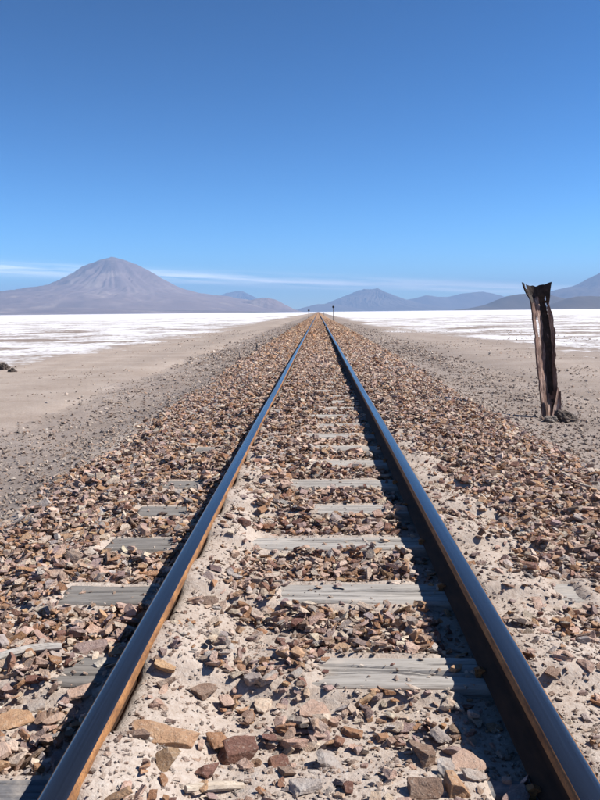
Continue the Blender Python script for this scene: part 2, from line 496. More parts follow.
LIM = 46000.0
ys = list(-np.array(growth(0, 0.8, LIM, 0.12))[::-1])[:-1] + growth(0, 0.25, LIM, 0.016)
xp = growth(0, 0.4, LIM, 0.045)
xs = [-v for v in xp[:0:-1]] + xp
XX, YY = np.meshgrid(np.array(xs), np.array(ys))
rr = np.hypot(XX, YY)
ZZ = 0.01 + (1 - sstep(200, 900, rr)) * (0.05 * fbm(XX * 0.35, YY * 0.35, 5, 61) + 0.05 * np.clip(fbm(XX * 0.8, YY * 0.8, 4, 63) - 0.12, 0, 1))
ZZ = ZZ - 0.25 * (1 - sstep(2.8, 4.2, np.abs(XX)))
V = np.stack([XX.ravel(), YY.ravel(), ZZ.ravel()], 1)
m = mesh_from_arrays('salt_flat', V, grid_faces(len(ys), len(xs)), True,
                     {'Col': ground_color(XX.ravel(), YY.ravel()), 'Salt': salt_amount(XX.ravel(), YY.ravel())})
tag(obj('salt_flat', m, M_GROUND), 'white salt flat streaked with bare brown mud', kind='structure')

# ------------------------------------------------------------------ volcanoes and hills
def hill(name, label, D, prof, mat, mode, seed, depth=0.5, rough=0.10):
    """prof: (photo x, height in photo pixels above the horizon) at distance D"""
    k = D / F * 0.99
    px = np.array([p[0] for p in prof], float); ph = np.array([p[1] for p in prof], float) * k
    s = (px - 320) * k
    ip = int(np.argmax(ph)); s0 = s[ip]; half = max(s[-1] - s0, s0 - s[0])
    wd = (s[-1] - s[0])
    n = 420 if mode == 'cone' else 300
    us = np.linspace(s[0] - 0.02 * wd, s[-1] + 0.02 * wd, n)
    if mode == 'cone': vs = np.linspace(-half, half, 240)
    else: vs = np.linspace(-depth * wd, depth * wd, 90)
    U, Vv = np.meshgrid(us, vs)
    sc_ = half
    if mode == 'cone':
        r = np.hypot(U - s0, Vv); ang = np.arctan2(Vv, U - s0)
        wr = 0.5 + 0.5 * np.cos(ang); wr = wr * wr * (3 - 2 * wr)
        H = np.interp(s0 + r, s, ph, right=-20) * wr + np.interp(s0 - r, s, ph, left=-20) * (1 - wr)
        gl = vnoise(ang * 11 + 3 * fbm(U / sc_ * 3, Vv / sc_ * 3, 3, seed), r / sc_ * 3.0, seed + 3)
        gl2 = vnoise(ang * 27 + 4 * fbm(U / sc_ * 5, Vv / sc_ * 5, 3, seed + 1), r / sc_ * 6.0, seed + 4)
        steep = sstep(0.0, 0.12, r / sc_)
        H = H - H.clip(0) * rough * steep * (0.8 * np.abs(gl - 0.5) * 2 + 0.75 * np.abs(gl2 - 0.5) * 2 + 0.5 * (1 - ridged(U / sc_ * 9, Vv / sc_ * 9, 4, seed + 6))) * np.clip(np.abs(Vv) / (0.05 * sc_), 0.25, 1)
    else:
        wv = 0.22 * wd * depth * fbm(U / wd * 5, Vv * 0, 3, seed + 5)
        bell = 1 - sstep(0.0, 1.0, np.abs(Vv - wv * 0.5) / (depth * wd * 0.98))
        base = np.interp(U, s, ph, left=0, right=0)
        rg = ridged(U / wd * 7, Vv / wd * 7, 5, seed)
        H = base * bell * (1 - rough * 2.2 * (1 - rg) * np.clip(np.abs(Vv) / (0.15 * depth * wd), 0.1, 1))
    H = H + (fbm(U / sc_ * 9, Vv / sc_ * 9, 4, seed + 9) * 0.02 + fbm(U / sc_ * 26, Vv / sc_ * 26, 4, seed + 19) * (0.05 if D == 20000 else 0.012) * np.clip(H / ph.max(), 0, 1)) * ph.max() * (H > 0)
    H = np.where(H <= 0.5, -25.0, H)
    V = np.stack([U.ravel(), (D + Vv).ravel(), H.ravel()], 1)
    m = mesh_from_arrays(name, V, grid_faces(len(vs), n), True)
    return tag(obj(name, m, mat), label, kind='structure')

hill('volcano', 'large bare volcano cone with broad flanks left of the track', 20000,
     [(-190, 0), (-120, 10), (-60, 17), (0, 22.5), (25, 26), (50, 29), (62, 34.5), (75, 41), (84, 46), (92, 50), (100, 53.5), (107, 55.5), (114, 56.5), (121, 55), (131, 52.5), (140, 49), (148, 44), (155, 39.5), (165, 34), (175, 28.5), (187, 23.5), (200, 19.5), (215, 17.5), (235, 15), (255, 12), (275, 8.5), (292, 4), (306, 0)],
     M_VOLC, 'cone', 101, rough=0.07)
hill('foothill', 'low greyish foothills along the foot of the large volcano', 15500,
     [(-260, 4), (-120, 11), (-40, 13), (0, 12.5), (30, 11), (62, 8), (95, 7), (125, 5), (165, 3.5), (205, 2.5), (250, 1.5), (280, 0)], M_HILL, 'ridge', 111, 0.10, 0.10)
hill('hill', 'brown hill at the end of the volcano right flank', 18500,
     [(196, 0), (215, 7), (232, 10), (250, 12), (262, 14.5), (270, 15), (278, 12.5), (288, 7), (297, 2), (304, 0)], M_VOLC, 'ridge', 121, 0.35, 0.12)
hill('hill', 'small distant blue peak behind the volcano right flank', 40000,
     [(190, 4), (205, 9), (218, 16), (228, 20), (236, 21.5), (244, 21.8), (254, 17), (264, 12), (280, 6), (300, 0)], M_HILL, 'cone', 131, rough=0.12)
hill('hill', 'very low blue ridge just right of where the rails meet', 30000,
     [(286, 0), (298, 2.5), (308, 5), (318, 7.5), (328, 8), (340, 7), (356, 4), (372, 0)], M_HILL, 'ridge', 141, 0.3)
hill('volcano', 'flat topped distant blue volcano right of the track', 33000,
     [(300, 0), (312, 3), (326, 7.5), (340, 13), (350, 17), (359, 20.6), (366, 22.6), (373, 22.4), (380, 22.7), (388, 19), (398, 15), (410, 11), (424, 7), (440, 4), (460, 0)], M_HILL, 'cone', 151, rough=0.15)
hill('hill', 'long distant blue ridge between flat topped volcano and post', 35000,
     [(385, 0), (398, 6), (408, 11), (418, 13), (428, 15.5), (438, 14), (449, 13.5), (462, 16.5), (474, 18), (484, 18.3), (494, 16.5), (506, 13), (524, 10), (545, 6), (575, 0)], M_HILL, 'ridge', 161, 0.25)
hill('hill', 'smooth dark brown hill directly behind the rusty post', 15000,
     [(455, 0), (472, 2.0), (486, 5), (498, 10), (508, 13.5), (520, 15.5), (534, 16.2), (548, 15), (562, 11.5), (578, 8), (600, 5), (640, 0)], M_DHILL, 'ridge', 171, 0.3, 0.05)
hill('hill', 'rounded dark brown hill at the right edge of the picture', 12500,
     [(530, 0), (546, 3), (556, 6.5), (568, 10.5), (578, 12.8), (590, 13), (605, 12), (630, 9.5), (680, 6), (740, 0)], M_DHILL, 'ridge', 181, 0.3, 0.05)
hill('mountain', 'tall blue mountain rising beyond the right edge of the picture', 26000,
     [(480, 0), (505, 7), (525, 11), (545, 17), (560, 20), (572, 22.5), (582, 27), (592, 32), (602, 38), (618, 44), (638, 49), (655, 50), (680, 47), (730, 35), (790, 16), (850, 0)], M_HILL, 'cone', 191, rough=0.15)

# ------------------------------------------------------------------ haze
bpy_bm = bmesh.new()
bmesh.ops.create_cube(bpy_bm, size=1.0)
hm = bpy.data.meshes.new('haze'); bpy_bm.to_mesh(hm); bpy_bm.free()
haze_m = bpy.data.materials.new('haze'); haze_m.use_nodes = True
hn, hl = haze_m.node_tree.nodes, haze_m.node_tree.links
hn.clear()
h_out = hn.new('ShaderNodeOutputMaterial')
h_v = hn.new('ShaderNodeVolumePrincipled')
h_v.inputs['Color'].default_value = (0.39, 0.62, 1.0, 1)
h_v.inputs['Density'].default_value = 4.3e-5
h_v.inputs['Anisotropy'].default_value = 0.0
hl.new(h_v.outputs[0], h_out.inputs['Volume'])
haze = obj('haze', hm, haze_m)
haze.scale = (2 * LIM + 8000, 2 * LIM + 8000, 1750 + 60)
haze.location = (0, 0, (1750 - 60) / 2)
tag(haze, 'thin pale blue haze in the air over the plain', kind='stuff')

# ------------------------------------------------------------------ rails
def rail(label, xc, sgn):
    # cross-section of a flat-bottomed rail; x measured across, z up; running edge on the +x side of sgn
    hw, fw, H = 0.035, 0.055, 0.125
    prof = [(-fw, 0), (fw, 0), (fw, 0.009), (0.012, 0.024), (0.0085, 0.034), (0.0085, 0.080), (0.014, 0.088),
            (hw - 0.001, 0.094), (hw, 0.097), (hw, 0.112), (hw - 0.002, 0.1175), (hw - 0.006, 0.1215), (hw - 0.013, 0.1238), (0.010, 0.1249), (0, 0.125)]
    left = [(-x, z) for x, z in prof[::-1][1:]]
    full = prof + left[:-1]
    # drop duplicate of the first point
    yy = [-40, 0.3, 1.2] + list(np.arange(1.6, 12, 0.4)) + growth(12, 0.5, 4200, 0.06)
    n = len(full); P = []
    for j, y in enumerate(yy):
        wob = 0.0015 * math.sin(y * 0.9 + xc * 3) if y < 30 else 0.02 * math.sin(y * 0.02) * min(1, (y - 30) / 60)
        for x, z in full: P.append((xc + x + wob, y, RAIL_TOP - 0.125 + z + 0.001 * math.sin(y * 0.5 + xc)))
    Fc = []
    mats = []
    for j in range(len(yy) - 1):
        for i in range(n):
            a = j * n + i; b = j * n + (i + 1) % n
            Fc.append((a, a + n, b + n, b))
            z0 = (full[i][1] + full[(i + 1) % n][1]) / 2
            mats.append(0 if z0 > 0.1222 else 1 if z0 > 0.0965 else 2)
    m = mesh_from_arrays('rail', P, Fc, True)
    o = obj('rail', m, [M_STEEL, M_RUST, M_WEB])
    m.polygons.foreach_set('material_index', np.array(mats, np.int32))
    m.polygons.foreach_set('use_smooth', np.ones(len(mats), bool))
    return tag(o, label, 'rail', 'rails of the track')
rail('left steel rail with orange rusted side, running to the horizon', -0.5 - 0.035, -1)
rail('right steel rail with dark shadow along its inner side', 0.5 + 0.035, 1)

# ------------------------------------------------------------------ sleepers
ORD = ['nearest', 'second', 'third', 'fourth', 'fifth', 'sixth', 'seventh', 'eighth', 'ninth', 'tenth', 'eleventh', 'twelfth', 'thirteenth', 'fourteenth',
       'fifteenth', 'sixteenth', 'seventeenth', 'eighteenth']
def sleeper_mesh(seed, split):
    rs = np.random.RandomState(seed)
    nx, ny = (150, 50) if seed < 306 else (110, 16)
    xs_ = np.linspace(-SL_L / 2, SL_L / 2, nx); ys_ = np.linspace(-SL_W / 2, SL_W / 2, ny)
    X, Y = np.meshgrid(xs_, ys_)
    edge = np.minimum(1, (SL_W / 2 - np.abs(Y)) / 0.014); edge = np.clip(edge, 0, 1)
    endf = np.clip((SL_L / 2 - np.abs(X)) / 0.012, 0, 1)
    Z = -0.011 * (1 - edge) ** 2 - 0.008 * (1 - endf) ** 2
    Z += 0.0022 * fbm(X * 6, Y * 60 + seed * 3.1, 4, seed) + 0.006 * fbm(X * 1.6, Y * 9, 3, seed + 1)
    for k in range(4 + split * 2):
        y0 = rs.uniform(-0.06, 0.06); x0 = rs.uniform(-0.2, 0.3) if k == 0 else rs.uniform(-.9, .9); ln = rs.uniform(0.3, 0.6)
        line = y0 + 0.012 * fbm(X * 4, X * 0 + k, 3, seed + 7 + k)
        Z -= (0.020 if split else 0.012) * np.exp(-((Y - line) / 0.0050) ** 2) * (1 - sstep(ln * 0.7, ln, np.abs(X - x0)))
    wob = 0.006 * fbm(X * 5, Y * 0 + np.sign(Y), 3, seed + 13)
    Yd = Y + wob * np.abs(Y) / (SL_W / 2) - 0.004 * np.sign(Y) * (1 - endf)
    top = np.stack([X.ravel(), Yd.ravel(), Z.ravel()], 1)
    bot = top.copy(); bot[:, 2] = -SL_H
    faces = grid_faces(ny, nx).tolist(); nb = nx * ny
    faces += [[a + nb for a in f[::-1]] for f in faces]
    ring = [i for i in range(nx)] + [j * nx + nx - 1 for j in range(1, ny)] + [(ny - 1) * nx + i for i in range(nx - 2, -1, -1)] + [j * nx for j in range(ny - 2, 0, -1)]
    for a, b in zip(ring, ring[1:] + ring[:1]): faces.append([a, a + nb, b + nb, b])
    return mesh_from_arrays('sleeper', np.vstack([top, bot]), faces, False)

def spike_mesh():
    bm = bmesh.new()
    prof = [(-0.008, -0.06), (0.008, -0.06), (0.008, 0.006), (0.020, 0.009), (0.020, 0.017), (0.004, 0.024), (-0.012, 0.018), (-0.008, 0.006)]
    a = [bm.verts.new((x, -0.009, z)) for x, z in prof]; b = [bm.verts.new((x, 0.009, z)) for x, z in prof]
    bm.faces.new(a[::-1]); bm.faces.new(b)
    for i in range(len(prof)): bm.faces.new((a[i], a[(i + 1) % 8], b[(i + 1) % 8], b[i]))
    bmesh.ops.recalc_face_normals(bm, faces=bm.faces)
    m = bpy.data.meshes.new('spike'); bm.to_mesh(m); bm.free(); m.materials.append(M_RUST)
    return m
SPIKE = spike_mesh()
sl_notes = {0: 'nearest sleeper, only its left end bare at the bottom corner', 1: 'split grey wooden sleeper nearest the camera between the rails',
            2: 'second bare grey sleeper from the camera, with dark left end', 3: 'widest bare pale grey sleeper, third from the camera'}
for i, y0 in enumerate(SL_Y):
    root = bpy.data.objects.new('sleeper', None); COL.objects.link(root)
    root.empty_display_size = 0.1
    root.location = (0.0, y0, ZS - SL_H); root.rotation_euler = (0, 0, R(SL_ROT[i]))
    lab = sl_notes.get(i, 'weathered grey wooden sleeper, %s from the camera counting bare ones' % ORD[i - 1])
    tag(root, lab, 'sleeper', 'wooden sleepers under the rails')
    b = obj('beam', sleeper_mesh(300 + i, 1 if i == 1 else 0), M_WOOD_DARK if i in (0,) else M_WOOD, root)
    b.location = (0, 0, SL_H)
    if i < 9:
        for xr in (-0.535, 0.535):
            for s in (-1, 1):
                if xr > 0 and s > 0: continue
                k = obj('spike', SPIKE, None, root)
                k.location = (xr + s * 0.066, 0.03 * s * (1 if i % 2 else -1), SL_H)
                k.rotation_euler = (0, 0, 0 if s < 0 else math.pi)

# ------------------------------------------------------------------ stones
def rock(rs, planes, bevel):
    """an angular broken stone: a blob cut by random planes; unit size"""
    bm = bmesh.new()
    bmesh.ops.create_cube(bm, size=1.75)
    asp = (rs.uniform(0.85, 1.25), rs.uniform(0.60, 1.0), rs.uniform(0.36, 0.75))
    for v in bm.verts: v.co += Vector(rs.uniform(-0.25, 0.25, 3))
    for v in bm.verts: v.co = Vector((v.co.x * asp[0], v.co.y * asp[1], v.co.z * asp[2]))
    for k in range(planes):
        n = Vector(rs.normal(size=3)).normalized()
        sup = math.sqrt(sum((n[i] * asp[i]) ** 2 for i in range(3)))
        d = sup * rs.uniform(0.50, 0.98)
        g = list(bm.verts) + list(bm.edges) + list(bm.faces)
        bmesh.ops.bisect_plane(bm, geom=g, plane_co=n * d, plane_no=n, clear_outer=True)
        h = bmesh.ops.convex_hull(bm, input=list(bm.verts))
        kill = [e for e in set(h['geom_interior'] + h['geom_unused']) if isinstance(e, bmesh.types.BMVert) and e.is_valid]
        if kill: bmesh.ops.delete(bm, geom=kill, context='VERTS')
    # rebuild as a clean hull
    pts = [v.co.copy() for v in bm.verts]; bm.free()
    bm = bmesh.new()
    for p in pts: bm.verts.new(p)
    h = bmesh.ops.convex_hull(bm, input=list(bm.verts))
    kill = [e for e in set(h['geom_interior'] + h['geom_unused']) if isinstance(e, bmesh.types.BMVert) and e.is_valid]
    if kill: bmesh.ops.delete(bm, geom=kill, context='VERTS')
    bmesh.ops.dissolve_limit(bm, angle_limit=R(13 if bevel else 24), verts=bm.verts, edges=bm.edges)
    bmesh.ops.remove_doubles(bm, verts=bm.verts, dist=0.05)
    if bevel:
        bmesh.ops.bevel(bm, geom=list(bm.edges), offset=0.028, segments=1, affect='EDGES', profile=0.6, clamp_overlap=True)
        bmesh.ops.triangulate(bm, faces=bm.faces)
        bmesh.ops.subdivide_edges(bm, edges=[e for e in bm.edges if e.calc_length() > 0.38], cuts=1)
        bmesh.ops.triangulate(bm, faces=bm.faces)
        bmesh.ops.subdivide_edges(bm, edges=[e for e in bm.edges if e.calc_length() > 0.33], cuts=1)
        bmesh.ops.triangulate(bm, faces=bm.faces)
        off = rs.uniform(0, 50)
        from mathutils import noise as mn
        for v in bm.verts:
            v.co += v.co.normalized() * (0.10 * mn.noise(v.co * 2.4 + Vector((off, 0, 0))) + 0.045 * mn.noise(v.co * 6.5 + Vector((0, off, 0))))
    else:
        bmesh.ops.triangulate(bm, faces=bm.faces)
    c = sum((v.co for v in bm.verts), Vector()) / len(bm.verts)
    for v in bm.verts: v.co -= c
    bmesh.ops.recalc_face_normals(bm, faces=bm.faces)
    m = bpy.data.meshes.new('stone'); bm.to_mesh(m); bm.free()
    return m

rs = np.random.RandomState(7)
HI = [rock(rs, 5 + k % 4, True) for k in range(26)]
for m in HI: m.materials.append(M_STONE)
LO = []
for k in range(20):
    m = rock(rs, 5, False)
    v = np.array([q.co[:] for q in m.vertices]); f = np.array([p.vertices[:] for p in m.polygons])
    LO.append((v, f)); bpy.data.meshes.remove(m)
TINY = []
for k in range(8):                                     # pebbles: squashed, jittered octahedra
    v = np.array([(1, 0.2, 0), (-0.2, 1, 0), (-1, -0.2, 0.1), (0.2, -1, 0), (0.2, 0.1, 0.85), (0, 0, -0.8)], float)
    v = v * rs.uniform(0.6, 1.15, v.shape) + rs.normal(0, 0.16, v.shape)
    f = np.array([(0, 1, 4), (1, 2, 4), (2, 3, 4), (3, 0, 4), (1, 0, 5), (2, 1, 5), (3, 2, 5), (0, 3, 5)])
    TINY.append((v, f))
NTRI = lambda: sum(len(o.data.polygons) for o in COL.objects if o.type == 'MESH')
print('tris', np.mean([len(m.polygons) for m in HI]), np.mean([len(f) for v, f in LO]))

PAL = [('pinkish tan', (0.495, 0.355, 0.28), 30), ('rust brown', (0.35, 0.195, 0.11), 12), ('dark red-brown', (0.20, 0.105, 0.08), 7),
       ('mauve grey', (0.35, 0.26, 0.235), 12), ('cream', (0.56, 0.465, 0.37), 20), ('orange tan', (0.46, 0.295, 0.18), 11),
       ('pale grey', (0.41, 0.365, 0.33), 11), ('dusky brown', (0.26, 0.18, 0.135), 9)]
PW = np.array([p[2] for p in PAL], float); PW /= PW.sum()
PC = np.array([p[1] for p in PAL])

def rot_matrices(n, rs, tilt):
    """random yaw, modest tilt"""
    a = rs.uniform(0, 2 * np.pi, n); t = rs.normal(0, tilt, n); u = rs.normal(0, tilt, n)
    ca, sa = np.cos(a), np.sin(a)
    Z0 = np.zeros(n); O = np.ones(n)
    Rz = np.stack([np.stack([ca, -sa, Z0], 1), np.stack([sa, ca, Z0], 1), np.stack([Z0, Z0, O], 1)], 1)
    ct, st = np.cos(t), np.sin(t)
    Rx = np.stack([np.stack([O, Z0, Z0], 1), np.stack([Z0, ct, -st], 1), np.stack([Z0, st, ct], 1)], 1)
    cu, su = np.cos(u), np.sin(u)
    Ry = np.stack([np.stack([cu, Z0, su], 1), np.stack([Z0, O, Z0], 1), np.stack([-su, Z0, cu], 1)], 1)
    return Rx @ Ry @ Rz

# near field: stones dropped one after the other on a height map, so that they pile up
GX0, GX1, GY0, GY1, GC = -2.7, 3.0, 1.15, 15.0, 0.0125
gx = np.arange(GX0, GX1, GC); gy = np.arange(GY0, GY1, GC)
GXX, GYY = np.meshgrid(gx, gy)
HM = ground_z(GXX, GYY)
for i, y0 in enumerate(SL_Y):
    msk = (np.abs(GYY - y0 - GXX * math.tan(R(SL_ROT[i]))) < SL_W / 2) & (np.abs(GXX) < SL_L / 2)
    HM = np.where(msk, np.maximum(HM, ZS), HM)
SAND = sandy(GXX, GYY); BAREM = bare_mask(GXX, GYY, 0.025)

def density(x, y):
    ix = np.clip(((x - GX0) / GC).astype(int), 0, len(gx) - 1); iy = np.clip(((y - GY0) / GC).astype(int), 0, len(gy) - 1)
    s = SAND[iy, ix]; b = BAREM[iy, ix]
    ax = np.where(x < 0, -x, x - 0.25)
    e = 0.18 * fbm(y * 0.9, x * 0.5, 3, 71)
    edge = 1 - sstep(1.55, 1.95, ax + e)
    d = edge * (1 - 0.86 * s)
    d = d * (1 - 0.992 * b)
    # keep clear of the rails themselves
    d = np.where(np.abs(np.abs(x) - 0.535) < 0.062, 0, d)
    d = np.where((x > 0.40) & (x < 0.5), d * 0.25, d)
    d = np.where(y < 2.15, d * np.where(x > -0.5, 0.5, 1.0), d)
    return d

# named stones read off the photograph: pixel, width in pixels, colour index, flatness, yaw
HERO = [(237, 737, 40, 2, 0.75, 20, 'large dark brown stone with rust spots in the sand between the rails'),
        (163, 754, 52, 5, 0.36, 0, 'broad flat orange tan slab beside the left rail near the bottom'),
        (208, 777, 27, 2, 0.8, 60, 'dark red-brown wedge of stone at the bottom beside the pale stick'),
        (306, 789, 31, 6, 0.6, 10, 'pale grey block lying in sand at the bottom middle'),
        (425, 738, 34, 7, 0.8, 130, 'brown wedge shaped stone casting a dark shadow, right of centre'),
        (456, 733, 32, 3, 0.45, 160, 'flat mauve brown stone just right of the brown wedge'),
        (466, 757, 36, 0, 0.6, 40, 'tan block near the shadow edge of the right rail'),
        (446, 768, 23, 6, 0.85, 80, 'small rounded whitish stone between tan blocks near the shadow'),
        (457, 786, 25, 5, 0.95, 100, 'upright orange tan stone at the bottom right of centre'),
        (424, 790, 38, 7, 0.7, 0, 'dusky brown block at the bottom beside the upright orange stone'),
        (516, 792, 40, 3, 0.7, 20, 'big mauve block lying in the shadow of the right rail'),
        (456, 663, 13, 5, 1.0, 70, 'small orange stone leaning at the end of the split sleeper'),
        (218, 731, 26, 1, 0.7, 110, 'rust brown stone touching the large dark brown stone'),
        (80, 682, 34, 0, 0.6, 30, 'large pinkish stone beside the left rail shadow'),
        (116, 645, 20, 5, 0.6, 0, 'bright orange stone next to the left rail shadow'),
        (88, 641, 34, 3, 0.4, 10, 'flat mauve stone beside the bright orange stone'),
        (12, 703, 34, 5, 0.4, 45, 'orange brown slab near the left edge of the picture'),
        (60, 737, 26, 3, 0.6, 80, 'mauve stone among ballast left of the left rail, low down'),
        (36, 688, 22, 6, 0.7, 30, 'pale grey rounded stone near the left edge'),
        (312, 695, 30, 0, 0.5, 0, 'pinkish tan stone below the bare end of the split sleeper'),
        (262, 690, 26, 4, 0.5, 70, 'cream stone in the middle of the track'),
        (140, 765, 22, 7, 0.5, 10, 'dusky brown stone beside the flat orange slab'),
        (352, 715, 28, 1, 0.5, 150, 'rust brown stone below the split sleeper'),
        (278, 745, 22, 2, 0.7, 20, 'dark reddish stone half sunk in sand in mid track'),
        (330, 752, 34, 6, 0.55, 120, 'pale mottled stone in mid track near the bottom'),
        (205, 690, 26, 7, 0.6, 50, 'dusky brown stone in the sand near the left rail')]
hero_pos = [at(h[0], h[1], 0.315) for h in HERO]

stones = []          # dicts: pos, scale (3), rot (3x3), color, variant, hero label
def drop(x, y, sx, sy, sz, Rm, cidx, colr, label=None, sink=0.25):
    r = 0.5 * (sx + sy) * 0.80
    k = max(1, int(r / GC))
    ix = int((x - GX0) / GC); iy = int((y - GY0) / GC)
    if ix - k < 0 or iy - k < 0 or ix + k >= len(gx) or iy + k >= len(gy): return
    pt = HM[iy - k:iy + k + 1, ix - k:ix + k + 1]
    q = np.arange(-k, k + 1) / (k + 0.4)
    rr2 = q[:, None] ** 2 + q[None, :] ** 2
    ins = rr2 < 1
    vals = pt[ins]
    base = 0.55 * vals.mean() + 0.45 * vals.max() - sink * sz
    dome = base + sz * 0.55 + sz * 0.85 * np.sqrt(np.clip(1 - rr2, 0, 1))
    pt[ins] = np.maximum(pt[ins], np.minimum(dome[ins], base + 1.35 * sz))
    stones.append(dict(p=(x, y, base + sz * 0.62), s=(sx, sy, sz), R=Rm, c=cidx, col=colr, label=label))

rs = np.random.RandomState(12)
area = (GX1 - GX0) * (GY1 - GY0)
N = int(area * 2500)
cx = rs.uniform(GX0, GX1, N); cy = GY0 + (GY1 - GY0) * rs.uniform(0, 1, N)
keep = rs.uniform(0, 1, N) < density(cx, cy)
for (hx, hy), h in zip(hero_pos, HERO):
    hw = h[2] / F * math.hypot(hy, 1) * 0.55
    keep &= np.hypot(cx - hx, (cy - hy)) > hw + 0.012
cx, cy = cx[keep], cy[keep]; N = len(cx)
size = np.exp(rs.normal(math.log(0.0140), 0.38, N)).clip(0.006, 0.033)      # half width
order = np.argsort(size + rs.uniform(0, 0.06, N))
cx, cy, size = cx[order], cy[order], size[order]
Rm = rot_matrices(N, rs, 0.36)
ci = rs.choice(len(PAL), N, p=PW)
jit = rs.normal(1.0, 0.13, (N, 1)) * np.ones((1, 3)) * rs.normal(1.0, 0.018, (N, 3))
cols = PC[ci] * jit.clip(0.6, 1.4)
asp = np.stack([rs.uniform(0.9, 1.25, N), rs.uniform(0.65, 1.0, N), rs.uniform(0.36, 0.85, N)], 1)
for i in range(N):
    s = size[i] * asp[i]
    drop(cx[i], cy[i], s[0], s[1], s[2], Rm[i], ci[i], cols[i])
for (hx, hy), h in zip(hero_pos, HERO):
    hw = 0.5 * h[2] / F * math.hypot(hy, 1.05)
    a = R(h[5]); Rz = np.array(Matrix.Rotation(a, 3, 'Z') @ Matrix.Rotation(R(12), 3, 'X'))
    drop(hx, hy, hw, hw * 0.85, hw * h[4], Rz, h[3], PC[h[3]] * rs.normal(1, 0.05), h[6], 0.35)
print('near stones', len(stones))

# the 300 that show largest become stones of their own
score = []
for i, s in enumerate(stones):
    u, v, d = project(*s['p'])
    w = s['s'][0] * 2 * F / d
    ok = 2 < u < 598 and 330 < v < 798
    score.append((w * (3 if s['label'] else 1)) if ok else 0); s['px'] = (u, v, w)
idx = sorted(range(len(stones)), key=lambda i: -score[i])[:300]
top = set(idx)

def zone(s):
    x, y, _ = s['p']
    if x < -0.535: side = 'left of the left rail'
    elif x > 0.535: side = 'right of the right rail'
    elif x < -0.18: side = 'inside the left rail'
    elif x > 0.20: side = 'inside the right rail'
    else: side = 'in mid track'
    v = s['px'][1]
    ht = 'at the bottom' if v > 745 else 'low down' if v > 690 else 'near split sleeper' if v > 640 else 'farther up'
    return side + ' ' + ht
labels = {}
for i in idx:
    s = stones[i]
    if s['label']: lab = s['label']
    else:
        w = s['px'][2]
        sz = 'large' if w > 32 else 'medium' if w > 24 else 'small'
        fl = s['s'][2] / s['s'][0]
        sh = 'flat' if fl < 0.55 else 'blocky' if fl > 0.85 else 'angular'
        lab = '%s %s %s stone %s' % (sz, sh, PAL[s['c']][0], zone(s))
    labels.setdefault(lab, []).append(i)
ORDN = 'second third fourth fifth sixth seventh eighth ninth tenth eleventh twelfth thirteenth fourteenth fifteenth sixteenth seventeenth eighteenth nineteenth twentieth'.split()
NUM = ['leftmost'] + [q + ' from left' for q in ORDN]
for lab, ids in labels.items():
    ids.sort(key=lambda i: stones[i]['px'][0])
    for k, i in enumerate(ids):
        s = stones[i]
        l = lab if len(ids) == 1 else lab + ', ' + ('rightmost' if k == len(ids) - 1 else NUM[min(k, len(NUM) - 1)])
        o = bpy.data.objects.new('stone', HI[(i * 7) % len(HI)]); COL.objects.link(o)
        Mt = Matrix(s['R'].tolist()).to_4x4() @ Matrix.Diagonal((*s['s'], 1))
        # R rotates after scaling along the stone's own axes
        o.matrix_world = Matrix.Translation(s['p']) @ Mt
        o.color = (*[float(q) for q in np.clip(s['col'], 0.02, 0.8)], 1)
        tag(o, l, 'stone', 'loose ballast stones')

def merge(name, label, items, mat, parent=None):
    """items: list of (variants list, P (n,3), S (n,3), R (n,3,3), col (n,3)) -> one mesh"""
    VV, FF, CC = [], [], []; off = 0
    for variants, P, S, Rm, C in items:
        n = len(P); pick = np.random.RandomState(n).randint(0, len(variants), n)
        for k, (v, f) in enumerate(variants):
            j = np.nonzero(pick == k)[0]
            if not len(j): continue
            q = np.einsum('nij,nvj->nvi', Rm[j], v[None] * S[j][:, None, :]) + P[j][:, None, :]
            VV.append(q.reshape(-1, 3))
            FF.append((f[None] + (np.arange(len(j)) * len(v))[:, None, None] + off).reshape(-1, 3))
            CC.append(np.repeat(C[j], len(v), 0)); off += len(j) * len(v)
    m = mesh_from_arrays(name, np.vstack(VV), np.vstack(FF), False, {'Col': np.clip(np.vstack(CC), 0.02, 0.8)})
    print(name, len(m.polygons))
    return tag(obj(name, m, mat), label, kind='stuff')

rest = [s for i, s in enumerate(stones) if i not in top]
P0 = np.array([s['p'] for s in rest]); S0 = np.array([s['s'] for s in rest]); R0 = np.array([s['R'] for s in rest]); C0 = np.array([s['col'] for s in rest])
items = [(LO, P0, S0, R0, C0)]
# middle and far ballast
def scatter(n, xr, yr, smu, ssd, fn, seed, zoff=0.3, ypow=None, tilt=0.4, pal=None, zspread=0.0, warm=False):
    r = np.random.RandomState(seed)
    x = r.uniform(*xr, n)
    y = r.uniform(*yr, n) if ypow is None else np.exp(r.uniform(math.log(yr[0]), math.log(yr[1]), n))
    k = r.uniform(0, 1, n) < fn(x, y)
    x, y = x[k], y[k]; n = len(x)
    s = np.exp(r.normal(math.log(smu), ssd, n)).clip(smu * 0.4, smu * 2.6)
    S = s[:, None] * np.stack([r.uniform(0.85, 1.3, n), r.uniform(0.7, 1.0, n), r.uniform(0.5, 0.95, n)], 1)
    z = np.where(bare_mask(x, y) > 0.4, ZS, ground_z(x, y)) + S[:, 2] * zoff + r.uniform(0, 1, n) * zspread
    c = r.choice(len(PAL), n, p=PW)
    C = PC[c] * r.normal(1, 0.12, (n, 1)).clip(0.6, 1.4) if pal is None else pal[r.randint(0, len(pal), n)] * r.normal(1, 0.15, (n, 1)).clip(0.5, 1.5)
    if warm: C = C * (1 - sstep(13, 40, y)[:, None] * np.array((0.04, 0.13, 0.26)))
    return np.stack([x, y, z], 1), S, rot_matrices(n, r, tilt), C
